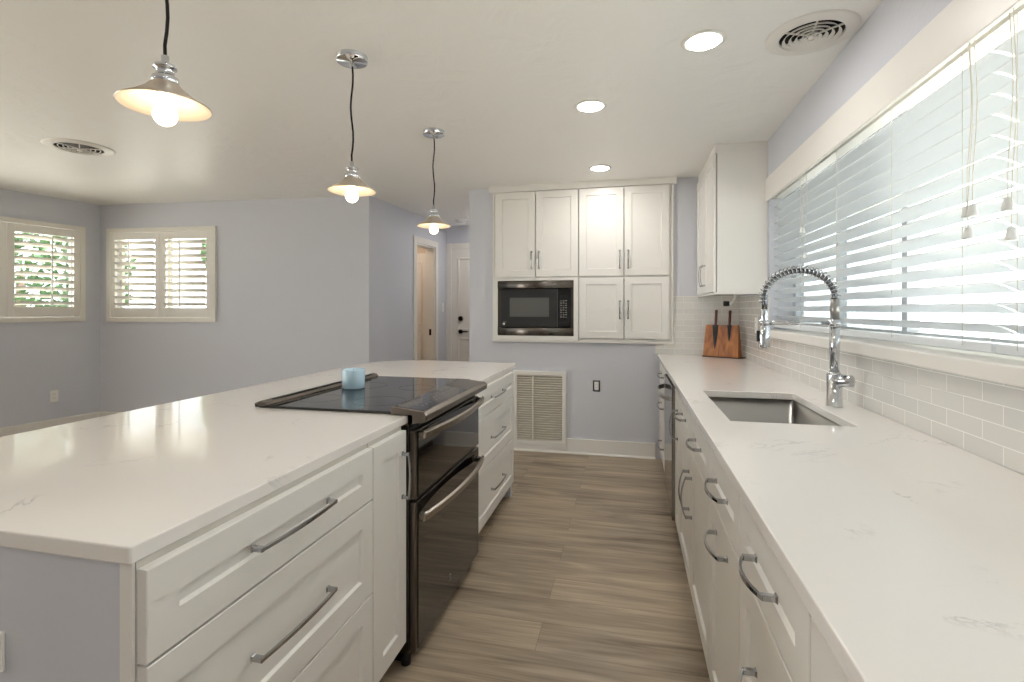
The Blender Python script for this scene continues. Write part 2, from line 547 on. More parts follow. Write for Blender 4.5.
# ------------------------------------------------------------------ window_3 : kitchen window
wn = struct('window_3', MB()
    .box(1.055, 1.105, WY0, WY1, WZ0, WZ0 + 0.05).box(1.055, 1.105, WY0, WY1, WZ1 - 0.05, WZ1)
    .box(1.055, 1.105, WY0, WY0 + 0.05, WZ0 + 0.05, WZ1 - 0.05).box(1.055, 1.105, WY1 - 0.05, WY1, WZ0 + 0.05, WZ1 - 0.05)
    .box(1.058, 1.102, 2.27, 2.31, WZ0 + 0.05, WZ1 - 0.05).box(1.058, 1.102, 2.94, 2.965, WZ0 + 0.05, WZ1 - 0.05)
    .box(1.058, 1.102, 0.98, 1.02, WZ0 + 0.05, WZ1 - 0.05), M['wframe'])
MB().box(1.078, 1.082, WY0 + 0.04, WY1 - 0.04, WZ0 + 0.04, WZ1 - 0.04).build('glass_pane', M['glass'], wn)
MB().box(1.092, 1.093, 2.30, WY1 - 0.04, WZ0 + 0.04, WZ1 - 0.04).build('insect_screen', M['screen'], wn)

# ------------------------------------------------------------------ blinds
def blind(y0, y1, label, ladders, lifts):
    t = thing('window_blind', label, 'blind', (0.963, (y0 + y1) / 2, 1.2), 'white window blinds over the kitchen counter')
    pitch, n = 0.0555, 15
    mb = MB()
    zt = 2.02
    nn = 0
    z = 1.250
    while z < zt:
        # slat: inner edge up
        rings = []
        for yy in (y0 + 0.003, y1 - 0.003):
            top = []; bot = []
            for i in range(5):
                f = i / 4.0
                x = 0.934 + 0.058 * f
                zz = z + 0.0125 - 0.025 * f + 0.0035 * (1 - (2 * f - 1) ** 2)
                top.append((x, yy, zz + 0.0014)); bot.append((x, yy, zz - 0.0014))
            rings.append(top + list(reversed(bot)))
        mb.loft(rings, True, True, False)
        z += pitch
    s_ = mb.build('slats', M['slat'], t)
    MB().box(0.932, 0.990, y0, y1, 2.032, 2.085).build('headrail', M['white_trim'], t, 0.002)
    MB().box(0.936, 0.990, y0 + 0.003, y1 - 0.003, 1.186, 1.212).build('bottom_rail', M['slat'], t, 0.003)
    for y in ladders:
        for x in (0.930, 0.995):
            MB().cyl((x, y, 1.2), (x, y, 2.032), 0.0008, 6).build('ladder_string', M['cordw'], t)
    for (y, x, zb) in lifts:
        pts = []
        for i in range(9):
            f = i / 8.0
            pts.append((x + 0.004 * math.sin(f * 5), y + 0.003 * math.sin(f * 7 + y), 2.034 + (zb - 2.034) * f))
        c = MB().tube(pts, 0.0011, 6).build('lift_cord', M['cordw'], t)
        MB().lathe([(0.006, 0.0), (0.0085, -0.004), (0.0125, -0.026), (0.013, -0.031), (0.003, -0.031)], (pts[-1][0], pts[-1][1], zb), 14, caps=True).build('tassel', M['tassel'], c)
    return t
blind(1.588, 3.655, 'long white slatted blind starting beside the corner wall cabinet', (1.70, 2.10, 2.60, 3.10, 3.55),
      [(2.93, 0.905, 1.60), (2.98, 0.905, 1.74), (1.625, 0.905, 1.585), (1.602, 0.905, 1.585), (1.612, 0.900, 1.525)])
blind(0.305, 1.580, 'shorter white slatted blind past the gap, with two tassels by the picture edge', (0.5, 1.0, 1.49), [(1.472, 0.905, 1.575), (1.452, 0.900, 1.500)])

# ------------------------------------------------------------------ shutters and left windows
def shutter_window(fn, W, idx, panels, name_pos):
    s0, s1, z0, z1 = W
    def quadbox(mb, a, b, o0, o1, zz0, zz1):
        p = [fn(a, o0), fn(b, o0), fn(b, o1), fn(a, o1)]
        mb.hexa([(q.x, q.y, zz0) for q in p] + [(q.x, q.y, zz1) for q in p])
    mb = MB()
    cw = 0.045
    for (a, b, c, d) in ((s0 - cw, s1 + cw, z1, z1 + cw), (s0 - cw, s1 + cw, z0 - cw, z0), (s0 - cw, s0, z0, z1), (s1, s1 + cw, z0, z1)):
        quadbox(mb, a, b, 0.0, 0.028, c, d)
    # sash frame further out
    for (a, b, c, d) in ((s0, s1, z1 - 0.03, z1), (s0, s1, z0, z0 + 0.03), (s0, s0 + 0.03, z0 + 0.03, z1 - 0.03), (s1 - 0.03, s1, z0 + 0.03, z1 - 0.03), ((s0 + s1) / 2 - 0.02, (s0 + s1) / 2 + 0.02, z0 + 0.03, z1 - 0.03)):
        quadbox(mb, a, b, -0.12, -0.09, c, d)
    wnd = struct('window_%d' % idx, mb, M['shutter'])
    g = MB(); quadbox(g, s0 + 0.02, s1 - 0.02, -0.107, -0.104, z0 + 0.02, z1 - 0.02); g.build('glass_pane', M['glass'], wnd)
    for (a, b, lab) in panels:
        mid = fn((a + b) / 2)
        t = thing('plantation_shutter', lab, 'shutter', (mid.x, mid.y, z0), 'white louvred shutters in the far room')
        st = 0.055; rt, rb = 0.075, 0.10
        f = MB()
        quadbox(f, a, a + st, 0.0, 0.026, z0 + 0.004, z1 - 0.004); quadbox(f, b - st, b, 0.0, 0.026, z0 + 0.004, z1 - 0.004)
        quadbox(f, a + st, b - st, 0.0, 0.026, z1 - 0.004 - rt, z1 - 0.004); quadbox(f, a + st, b - st, 0.0, 0.026, z0 + 0.004, z0 + 0.004 + rb)
        f.build('frame', M['shutter'], t, 0.002)
        lo, hi = z0 + 0.004 + rb, z1 - 0.004 - rt
        n = 10; pt = (hi - lo) / n
        L = MB()
        ang = math.radians(24)
        for i in range(n):
            zc = lo + pt * (i + 0.5)
            hw = 0.041
            rings = []
            for s in (a + st + 0.003, b - st - 0.003):
                ring = []
                for k in range(10):
                    th = 2 * math.pi * k / 10
                    u, v_ = hw * math.cos(th), 0.0055 * math.sin(th)
                    o = 0.013 + u * math.cos(ang) - v_ * math.sin(ang)
                    zz = zc + u * math.sin(ang) + v_ * math.cos(ang)
                    p = fn(s, o); ring.append((p.x, p.y, zz))
                rings.append(ring)
            L.loft(rings)
        L.build('louvers', M['shutter'], t)
        r = MB(); c = a + st + 0.42 * (b - a - 2 * st)
        quadbox(r, c - 0.005, c + 0.005, 0.054, 0.064, lo + 0.01, hi - 0.01)
        r.build('tilt_rod', M['shutter'], t)
shutter_window(wb, W2, 2, [(W2[0] + 0.002, (W2[0] + W2[1]) / 2 - 0.002, 'white louvred shutter leaf nearest the room corner in the two-leaf window'),
                           ((W2[0] + W2[1]) / 2 + 0.002, W2[1] - 0.002, 'white louvred shutter leaf further from the room corner, beside the bare grey wall')], 'far')
shutter_window(wl, W1, 1, [(W1[0] + 0.002, (W1[0] + W1[1]) / 2 - 0.30, 'white louvred shutter leaf with green foliage behind it'),
                           ((W1[0] + W1[1]) / 2 - 0.296, W1[1] - 0.002, 'white louvred shutter leaf cut off by the picture edge')], 'left')

# ------------------------------------------------------------------ doors in the hall
def casing(mb, fn, s0, s1, z1, wdt=0.075, t=0.018):
    for (a, b, c, d) in ((s0 - wdt, s0, 0, z1 + wdt), (s1, s1 + wdt, 0, z1 + wdt), (s0, s1, z1, z1 + wdt)):
        p = [fn(a, 0), fn(b, 0), fn(b, t), fn(a, t)]
        mb.hexa([(q.x, q.y, c) for q in p] + [(q.x, q.y, d) for q in p])
# end door (closed)
ex = lambda s, o=0.0, z=0.0: Vector((s, YH - o, z))
EX0, EX1 = -2.345, -1.545
mb = MB(); casing(mb, ex, EX0, EX1, 2.12)
struct('trim_5', mb, M['white_trim'], bevel=0.003)['label'] = 'white casing around the hall end door'
mb = MB()
mb.box(EX0, EX1, YH - 0.012, YH - 0.001, 0.01, 2.118)
d1 = struct('door_1', mb, M['white_trim'])
def panel_frame(mb, x0, x1, z0, z1, y, w=0.02):
    for (a, b, c, d) in ((x0, x1, z1 - w, z1), (x0, x1, z0, z0 + w), (x0, x0 + w, z0 + w, z1 - w), (x1 - w, x1, z0 + w, z1 - w)):
        mb.box(a, b, y - 0.012, y, c, d)
mb = MB()
for (x0, x1) in ((EX0 + 0.09, EX0 + 0.37), (EX0 + 0.43, EX1 - 0.09)):
    panel_frame(mb, x0, x1, 1.02, 2.0, YH - 0.012)
    panel_frame(mb, x0, x1, 0.22, 0.92, YH - 0.012)
mb.build('panel_molding', M['white_trim'], d1, 0.003)
MB().lathe([(0.03, 0), (0.03, -0.015), (0.012, -0.018), (0.012, -0.05)], (-2.214, YH - 0.012, 1.005), 18, 'Y', True).box(-2.225, -2.10, YH - 0.07, YH - 0.055, 0.997, 1.013).build('door_handle', M['bronze'], d1)
MB().lathe([(0.033, 0), (0.033, -0.02), (0.02, -0.03)], (-2.214, YH - 0.012, 1.18), 18, 'Y', True).build('deadbolt', M['bronze'], d1)
# doorway in the hall side: casing, jamb, leaf standing open
mb = MB(); casing(mb, hall, DS0, DS1, DZ)
for (a, b) in ((DS0, DS0 + 0.018), (DS1 - 0.018, DS1)):
    p = [hall(a, 0), hall(b, 0), hall(b, -0.12), hall(a, -0.12)]
    mb.hexa([(q.x, q.y, 0) for q in p] + [(q.x, q.y, DZ) for q in p])
p = [hall(DS0 + 0.018, 0), hall(DS1 - 0.018, 0), hall(DS1 - 0.018, -0.12), hall(DS0 + 0.018, -0.12)]
mb.hexa([(q.x, q.y, DZ - 0.018) for q in p] + [(q.x, q.y, DZ) for q in p])
jb = struct('trim_6', mb, M['white_trim'], bevel=0.003); jb['label'] = 'white casing and jamb of the open hall doorway'
p = [hall(DS1 - 0.019, -0.04), hall(DS1 - 0.021, -0.04), hall(DS1 - 0.021, -0.07), hall(DS1 - 0.019, -0.07)]
MB().hexa([(q.x, q.y, 0.97) for q in p] + [(q.x, q.y, 1.05) for q in p]).build('strike_plate', M['bronze'], jb)
# small room seen through the doorway
bx0, bx1, by0, by1 = -3.75, -2.66, 5.05, 6.55
struct('wall_bedroom', MB().box(bx0 - 0.1, bx0, by0 - 0.1, by1 + 0.1, 0, H).box(bx0, -2.56, by1, by1 + 0.1, 0, H).box(bx0, -2.66, by0 - 0.1, by0, 0, H), plain('bedroom_paint', '#D8CBB8', 0.6))
# open white leaf against the far side of the small room, with dark hinges
dl = struct('door_2', MB().box(-3.30, -2.62, 6.36, 6.40, 0.01, 2.06), M['white_trim'])
mb = MB()
for (z0, z1) in ((1.10, 1.95), (0.22, 0.98)):
    panel_frame(mb, -3.20, -2.72, z0, z1, 6.36)
mb.build('panel_molding', M['white_trim'], dl, 0.003)
for z in (1.38, 1.76):
    MB().box(-2.845, -2.815, 6.340, 6.352, z - 0.045, z + 0.045).build('hinge', M['bronze'], dl)
t = thing('bedroom_ceiling_light', 'small round ceiling light inside the warm lit room through the hall doorway', 'ceiling light', (-3.1, 5.8, H))
MB().lathe([(0.12, 0), (0.12, -0.02), (0.02, -0.021)], (-3.1, 5.8, H), 24, caps=True).build('base', M['white_trim'], t)
MB().lathe([(0.11, -0.021), (0.10, -0.05), (0.06, -0.075), (0.005, -0.085)], (-3.1, 5.8, H), 24, caps=True).build('lamp_shade', emit('warm_glass', (1.0, 0.82, 0.66, 1), 9.0), t)
# smoke detector on the hall ceiling
t = thing('smoke_detector', 'small round white detector on the hall ceiling before the end door', 'detector', (-2.08, 6.1, H))
MB().lathe([(0.075, 0), (0.075, -0.012), (0.066, -0.02)], (-2.08, 6.1, H), 28, caps=True).build('base', M['white_plastic'], t)
MB().lathe([(0.06, -0.02), (0.055, -0.042), (0.015, -0.046)], (-2.08, 6.1, H), 28, caps=True).build('cover', M['white_plastic'], t)

# ------------------------------------------------------------------ outlets / switch
def plate(name, label, cat, c, u, n, kind='outlet', group=None, flat=False):
    """wall plate: centre c on the wall, u = horizontal dir, n = outwards"""
    c, u, n = Vector(c), Vector(u).normalized(), Vector(n).normalized()
    z = Vector((0, 0, 1))
    if flat: u, z = z, u
    t = thing(name, label, cat, tuple(c), group)
    MB().obox(c + n * 0.003, u * 0.035, n * 0.003, z * 0.058).build('cover_plate', M['white_plastic'], t, 0.002)
    if kind == 'outlet':
        for dz in (0.02, -0.02):
            r = MB().obox(c + n * 0.0065 + z * dz, u * 0.016, n * 0.0012, z * 0.0135).build('receptacle', M['white_plastic'], t, 0.001)
            s = MB()
            for du in (-0.006, 0.006):
                s.obox(c + n * 0.0079 + z * (dz + 0.002) + u * du, u * 0.0012, n * 0.0004, z * 0.004)
            s.build('slots', M['outletslot'], r)
    elif kind == 'switch':
        MB().obox(c + n * 0.008, u * 0.011, n * 0.003, z * 0.026).build('rocker', M['white_plastic'], t, 0.001)
    return t
plate('wall_outlet', 'white power outlet low on the left wall under the shuttered window', 'outlet', (-5.684, 3.943, 0.424), -ld, Vector((-ld.y, ld.x, 0)))
plate('wall_outlet', 'white power outlet on the grey end of the island', 'outlet', (-1.135, 0.6705, 0.696), (1, 0, 0), (0, -1, 0), flat=True)
plate('wall_outlet', 'white power outlet on the tile backsplash behind the spray faucet', 'outlet', (XR - 0.008, 3.972, 1.185), (0, 1, 0), (-1, 0, 0))
plate('light_switch', 'white light switch between the open hall doorway and the panelled end door', 'switch', hall(1.78, 0.0, 1.33), hd, Vector((hd.y, -hd.x, 0)), 'switch')
# bare outlet box in the end wall: dark surround, white device
t = thing('wall_outlet', 'uncovered outlet with dark rim on the end wall between grille and dishwasher run', 'outlet', (-0.284, YB, 0.617))
mb = MB()
for (a, b, c, d) in ((-0.316, -0.252, 0.655, 0.667), (-0.316, -0.252, 0.567, 0.579), (-0.316, -0.304, 0.579, 0.655), (-0.264, -0.252, 0.579, 0.655)):
    mb.box(a, b, YB - 0.004, YB, c, d)
mb.build('box_rim', M['outletslot'], t)
r = MB().box(-0.302, -0.266, YB - 0.010, YB, 0.581, 0.653).build('receptacle', M['white_plastic'], t, 0.002)
MB().box(-0.291, -0.289, YB - 0.011, YB - 0.009, 0.625, 0.636).box(-0.279, -0.277, YB - 0.011, YB - 0.009, 0.625, 0.636).box(-0.291, -0.289, YB - 0.011, YB - 0.009, 0.60, 0.611).box(-0.279, -0.277, YB - 0.011, YB - 0.009, 0.60, 0.611).build('slots', M['outletslot'], r)

# return air grille
t = thing('return_air_grille', 'large white louvred return grille low on the end wall', 'vent', (-0.80, YB, 0.065))
gx0, gx1, gz0, gz1 = -1.045, -0.553, 0.065, 0.737
mb = MB()
fw = 0.036
for (a, b, c, d) in ((gx0, gx1, gz1 - fw, gz1), (gx0, gx1, gz0, gz0 + fw), (gx0, gx0 + fw, gz0 + fw, gz1 - fw), (gx1 - fw, gx1, gz0 + fw, gz1 - fw)):
    mb.box(a, b, YB - 0.030, YB - 0.0, c, d)
mb.build('frame', M['white_trim'], t, 0.003)
MB().box(gx0 + fw, gx1 - fw, YB - 0.003, YB, gz0 + fw, gz1 - fw).build('backing', plain('grille_back', '#5A5046', 0.8), t)
mb = MB(); zz = gz0 + fw + 0.008
while zz < gz1 - fw - 0.006:
    mb.hexa([(gx0 + fw, YB - 0.022, zz - 0.006), (gx1 - fw, YB - 0.022, zz - 0.006), (gx1 - fw, YB - 0.004, zz + 0.006), (gx0 + fw, YB - 0.004, zz + 0.006),
             (gx0 + fw, YB - 0.022, zz + 0.001), (gx1 - fw, YB - 0.022, zz + 0.001), (gx1 - fw, YB - 0.004, zz + 0.009), (gx0 + fw, YB - 0.004, zz + 0.009)])
    zz += 0.0217
mb.build('louvers', M['grille'], t)
MB().box(-0.865, -0.855, YB - 0.0255, YB - 0.003, gz0 + fw, gz1 - fw).build('mullion', M['grille'], t)

# ------------------------------------------------------------------ cabinets
FR = {'L': lambda a, b, n: (-0.775 + n, a, b),          # island face, looks to +X
      'R': lambda a, b, n: (0.252 - n, a, b),           # window-wall face, looks to -X
      'B': lambda a, b, n: (a, 4.535 - n, b),           # end wall, looks to -Y
      'U': lambda a, b, n: (0.565 - n, a, b)}           # upper cabinet on window wall
def shaker(f, a0, a1, b0, b1, th=0.02, st=0.062, rec=0.009, bv=0.004):
    mb = MB()
    R = lambda d, n: [f(a0 + d, b0 + d, n), f(a1 - d, b0 + d, n), f(a1 - d, b1 - d, n), f(a0 + d, b1 - d, n)]
    rings = [R(0, -th), R(0, -0.0015), R(0.0015, 0), R(st, 0), R(st + bv, -rec)]
    mb.loft(rings, True, True, False)
    return mb
def pull(f, c, along, L, bow=0.012):
    """bow pull: c = (a,b) centre on face, along = 'a' or 'b'"""
    mb = MB()
    ca, cb = c
    pos = lambda s, t, n: f(ca + (s if along == 'a' else t), cb + (t if along == 'a' else s), n)
    for e in (-1, 1):
        s = e * (L / 2 - 0.007)
        k = [(-0.008, -0.008), (0.008, -0.008), (0.008, 0.008), (-0.008, 0.008)]
        k2 = [(-0.0055, -0.0055), (0.0055, -0.0055), (0.0055, 0.0055), (-0.0055, 0.0055)]
        mb.loft([[pos(s + x, y, 0.0) for x, y in k], [pos(s + x, y, 0.004) for x, y in k2], [pos(s + x, y, 0.026) for x, y in k2]], True, True, False)
    rings = []
    n = 14
    for i in range(n + 1):
        f_ = i / n; s = (f_ - 0.5) * L
        o = 0.020 + bow * (1 - (2 * f_ - 1) ** 2)
        h = 0.0045 + 0.001 * (1 - abs(2 * f_ - 1))
        rings.append([pos(s, -h, o), pos(s, h, o), pos(s, h, o + 0.006), pos(s, -h, o + 0.006)])
    mb.loft(rings, True, True, False)
    return mb
def front(kind, f, rect, cab, hpos=None, along='a', L=0.16, bow=0.012):
    a0, a1, b0, b1 = rect
    o = shaker(f, a0 + 0.002, a1 - 0.002, b0, b1).build(kind, M['cab'], cab)
    if hpos:
        pull(f, hpos, along, L, bow).build('handle', M['chrome'], o, 0.0012)
    return o
def carcass(side, y0, y1, cab, top=True):
    xs = {'L': (-0.7955, -1.40, -0.87), 'R': (0.2725, 0.888, 0.345)}[side]
    xf, xb, xk = xs
    mb = MB()
    mb.box(xf, xb, y0 + 0.0005, y0 + 0.018, 0.105, 0.883).box(xf, xb, y1 - 0.018, y1 - 0.0005, 0.105, 0.883)
    mb.box(xf, xb, y0 + 0.018, y1 - 0.018, 0.105, 0.123)
    d = -0.012 if side == 'L' else 0.012
    mb.box(xb, xb - d, y0 + 0.018, y1 - 0.018, 0.123, 0.883)
    e = -0.02 if side == 'L' else 0.02
    mb.box(xf, xf + e, y0 + 0.018, y1 - 0.018, 0.868, 0.883)
    mb.build('carcass', M['cab_in'], cab)
    MB().box(xk, xk + e, y0, y1, 0.0, 0.104).box(xk + e, xb, y0, y0 + 0.018, 0, 0.104).box(xk + e, xb, y1 - 0.018, y1, 0, 0.104).build('toe_kick', M['kick_shade'], cab)
def base(side, y0, y1, label, fronts, grp=None):
    x = -1.1 if side == 'L' else 0.58
    cab = thing('base_cabinet', label, 'cabinet', (x, (y0 + y1) / 2, 0), grp)
    carcass(side, y0, y1, cab)
    f = FR[side]
    for fr in fronts:
        front(fr[0], f, fr[1], cab, *(fr[2:] if len(fr) > 2 else ()), bow=0.007 if side == 'L' else 0.019)
    return cab
T0, T1 = 0.714, 0.871
def three(y0, y1, L):
    c = (y0 + y1) / 2
    return [('drawer', (y0, y1, T0, T1), (c, 0.797), 'a', L), ('drawer', (y0, y1, 0.424, 0.709), (c, 0.565), 'a', L), ('drawer', (y0, y1, 0.115, 0.419), (c, 0.266), 'a', L)]
GI, GW = 'white base cabinets of the island', 'white base cabinets under the window counter'
base('L', 0.674, 1.432, 'white three-drawer base cabinet at the near corner of the island', three(0.674, 1.432, 0.285), GI)
base('L', 1.434, 1.674, 'narrow white island cabinet with one tall door beside the range', [('door', (1.434, 1.674, 0.115, T1), (1.640, 0.72), 'b', 0.165)], GI)
base('L', 2.490, 3.40, 'white three-drawer base cabinet between the range and the return grille', three(2.490, 3.40, 0.28), GI)
base('R', 0.10, 0.80, 'white drawer base cabinet mostly cut off by the lower picture edge', three(0.10, 0.80, 0.16), GW)
base('R', 0.802, 1.272, 'white three-drawer base cabinet closest before the cut off one by the window counter', three(0.802, 1.272, 0.16), GW)
base('R', 1.274, 1.738, 'white window base cabinet with a horizontal pull on its tall pull-out door',
     [('drawer', (1.274, 1.738, T0, T1), (1.503, 0.797), 'a', 0.18), ('door', (1.274, 1.738, 0.115, 0.708), (1.503, 0.645), 'a', 0.18)], GW)
base('R', 1.740, 2.738, 'white double-door sink base cabinet under the steel sink',
     [('false_front', (1.740, 2.239, T0, T1), (1.99, 0.797), 'a', 0.16), ('false_front', (2.239, 2.738, T0, T1), (2.49, 0.797), 'a', 0.16),
      ('door', (1.740, 2.239, 0.115, 0.708), (2.193, 0.525), 'b', 0.175), ('door', (2.239, 2.738, 0.115, 0.708), (2.287, 0.525), 'b', 0.175)], GW)
base('R', 2.740, 2.965, 'narrow white pull-out cabinet with a vertical pull next to the dishwasher', [('door', (2.740, 2.965, 0.115, T1), (2.81, 0.69), 'b', 0.165)], GW)
base('R', 3.592, 4.565, 'white three-drawer base cabinet in the corner beyond the dishwasher', three(3.592, 4.45, 0.28), GW)

# island end and back panels (painted drywall knee wall)
struct('wall_island_end', MB().box(-1.55, -0.8220, 0.6705, 0.6735, 0, 0.8845), M['wall'])
struct('wall_island_back', MB().box(-1.55, -1.45, 0.6740, 3.44, 0, 0.8845), M['wall'])
struct('wall_island_far', MB().box(-1.449, -0.80, 3.405, 3.44, 0, 0.8845), M['wall'])
mb = MB().box(-0.8215, -0.7965, 0.668, 0.6735, 0.0, 0.884)
struct('trim_7', mb, M['cab'])['label'] = 'white filler strip at the island corner'

# ------------------------------------------------------------------ countertops
def arc(cx, cy, r, a0, a1, n):
    return [(cx + r * math.cos(math.radians(a0 + (a1 - a0) * i / n)), cy + r * math.sin(math.radians(a0 + (a1 - a0) * i / n))) for i in range(n + 1)]
RY0, RY1 = 1.722, 2.600
poly = arc(-0.79 - 0.006, 0.660 + 0.006, 0.006, -90, 0, 3) + [(-0.79, RY0), (-1.425, RY0), (-1.425, RY1), (-0.79, RY1)] \
     + arc(-0.82, 3.535, 0.03, 0, 87, 4) + arc(-1.50, 3.245, 0.36, 90, 180, 12) + [(-1.86, 0.660)]
tag(MB().prism(poly, 0.885, CT).build('island_countertop', M['quartz'], None, 0.003), 'white quartz island top with a rounded far corner, cut out around the range', 'countertop')
# window counter with sink cut-out
SX0, SX1, SY0, SY1 = 0.345, 0.737, 1.882, 2.562
def slab_hole(x, y, z0, z1, hole_r=0.02):
    mb = MB()
    xs = [x[0], SX0, SX1, x[1]]; ys = [y[0], SY0, SY1, y[1]]
    for z, flip in ((z0, True), (z1, False)):
        g = [[mb.v((a, b, z)) for b in ys] for a in xs]
        for i in range(3):
            for j in range(3):
                if i == 1 and j == 1: continue
                q = [g[i][j], g[i + 1][j], g[i + 1][j + 1], g[i][j + 1]]
                mb.face(q[::-1] if flip else q)
        if flip: low = g
        else: up = g
    per = [(i, 0) for i in range(4)] + [(3, j) for j in range(1, 4)] + [(i, 3) for i in (2, 1, 0)] + [(0, j) for j in (2, 1)]
    for k in range(len(per)):
        a, b = per[k], per[(k + 1) % len(per)]
        mb.face([low[a[0]][a[1]], low[b[0]][b[1]], up[b[0]][b[1]], up[a[0]][a[1]]])
    hp = [(1, 1), (2, 1), (2, 2), (1, 2)]
    for k in range(4):
        a, b = hp[k], hp[(k + 1) % 4]
        mb.face([low[b[0]][b[1]], low[a[0]][a[1]], up[a[0]][a[1]], up[b[0]][b[1]]])
    return mb
tag(slab_hole((0.240, XR - 0.0085), (-0.8, YB - 0.0085), 0.885, CT).build('window_countertop', M['quartz'], None, 0.0025), 'long white quartz counter under the window with the sink cut out', 'countertop')

# ------------------------------------------------------------------ sink
t = thing('kitchen_sink', 'rectangular undermount stainless sink set in the window counter', 'sink', (0.54, 2.22, 0.66))
def rrect(x0, x1, y0, y1, r, z, n=5):
    p = []
    for (cx, cy, a) in ((x1 - r, y0 + r, -90), (x1 - r, y1 - r, 0), (x0 + r, y1 - r, 90), (x0 + r, y0 + r, 180)):
        p += [(q[0], q[1], z) for q in arc(cx, cy, r, a, a + 90, n)]
    return p
g = 0.006
mb = MB().loft([rrect(SX0 - 0.025, SX1 + 0.025, SY0 - 0.025, SY1 + 0.025, 0.03, 0.8845), rrect(SX0 - g, SX1 + g, SY0 - g, SY1 + g, 0.025, 0.8845),
                rrect(SX0 - g + 0.004, SX1 + g - 0.004, SY0 - g + 0.004, SY1 + g - 0.004, 0.025, 0.69), rrect(SX0 + 0.03, SX1 - 0.03, SY0 + 0.03, SY1 - 0.03, 0.03, 0.665)], False)
o = mb.build('basin', M['steel'], t)
# floor of the basin
bm2 = MB(); vs = [bm2.v(p) for p in rrect(SX0 + 0.03, SX1 - 0.03, SY0 + 0.03, SY1 - 0.03, 0.03, 0.665)]; bm2.face(vs)
bm2.build('basin_floor', M['steel'], t)
MB().lathe([(0.055, 0.001), (0.05, 0.004), (0.035, 0.002), (0.02, 0.0035), (0.002, 0.004)], (0.56, 2.25, 0.665), 24).build('drain', M['pchrome'], t)

# ------------------------------------------------------------------ faucet
fx, fy = 0.802, 2.264
t = thing('kitchen_faucet', 'chrome pull-down spray faucet with a coiled spring arch behind the sink', 'faucet', (fx, fy, CT))
MB().lathe([(0.030, 0), (0.030, 0.002), (0.0275, 0.004), (0.0275, 0.125), (0.025, 0.135), (0.0185, 0.138)], (fx, fy, CT), 28, caps=True).build('base', M['pchrome'], t)
MB().cyl((fx, fy, CT + 0.135), (fx + 0.002, fy, 1.262), 0.0185, 24).build('riser', M['pchrome'], t)
MB().cyl((fx + 0.002, fy, 1.262), (fx + 0.002, fy, 1.345), 0.0165, 24).build('collar', M['steel'], t)
# lever: barrel on the window side
hb = MB().cyl((fx + 0.008, fy - 0.010, CT + 0.100), (fx + 0.046, fy - 0.048, CT + 0.108), 0.0235, 24).build('handle', M['pchrome'], t, 0.002)
MB().tube([(fx + 0.03, fy - 0.035, CT + 0.125), (fx - 0.01, fy - 0.06, CT + 0.135), (fx - 0.035, fy - 0.075, CT + 0.140)], [0.006, 0.0055, 0.005], 10).build('lever', M['pchrome'], hb)
# arch path
px0, px1 = fx + 0.002, 0.545
cxa, ra = (px0 + px1) / 2, (px0 - px1) / 2
path = [(px0, fy, 1.345)]
for i in range(25):
    a = math.pi * i / 24
    path.append((cxa + ra * math.cos(a), fy, 1.348 + 0.112 * math.sin(a)))
path += [(px1, fy, 1.33), (px1 - 0.002, fy, 1.29)]
MB().tube(path, 0.0105, 12).build('hose', plain('hose_grey', '#6E7073', 0.25, 1.0), t)
# spring coil wound round the hose
def resample(pts, n):
    pts = [Vector(p) for p in pts]
    d = [0]
    for i in range(1, len(pts)): d.append(d[-1] + (pts[i] - pts[i - 1]).length)
    out = []
    for k in range(n + 1):
        s = d[-1] * k / n; i = 1
        while i < len(d) - 1 and d[i] < s: i += 1
        f = (s - d[i - 1]) / max(1e-9, d[i] - d[i - 1]); out.append(pts[i - 1].lerp(pts[i], f))
    return out
turns, per = 26, 14
rp_ = resample(path[:-1], turns * per)
OUT = 1.0 if ((rp_[1] - rp_[0]).cross(Vector((0, 1, 0)))).x > 0 else -1.0
coil = []
for i, p in enumerate(rp_):
    d = (rp_[min(i + 1, len(rp_) - 1)] - rp_[max(i - 1, 0)]).normalized()
    u = Vector((0, 1, 0)); v_ = d.cross(u).normalized()
    th = 2 * math.pi * i / per
    coil.append(p + (u * math.cos(th) + v_ * math.sin(th)) * 0.0165 + v_ * OUT * 0.004)
MB().tube(coil, 0.0026, 7).build('spring', M['chrome'], t)
# holder arm and spray head
MB().cyl((fx, fy, 1.247), (px1 + 0.01, fy, 1.247), 0.0085, 16).lathe([(0.0225, -0.014), (0.0225, 0.014)], (fx, fy, 1.247), 24, caps=True).build('holder_arm', M['pchrome'], t)
MB().lathe([(0.0165, -0.012), (0.0205, -0.012), (0.0205, 0.012), (0.0165, 0.012)], (px1 - 0.002, fy, 1.247), 24, caps=True).build('holder_ring', M['pchrome'], t)
sh = MB().lathe([(0.012, 1.305), (0.0145, 1.295), (0.0155, 1.262), (0.0165, 1.235), (0.0205, 1.226), (0.0225, 1.150), (0.021, 1.143), (0.004, 1.143)], (px1 - 0.002, fy, 0), 26, caps=True).build('spray_head', M['pchrome'], t)
MB().box(px1 - 0.030, px1 - 0.022, fy - 0.008, fy + 0.008, 1.17, 1.215).build('spray_button', M['black'], sh, 0.003)

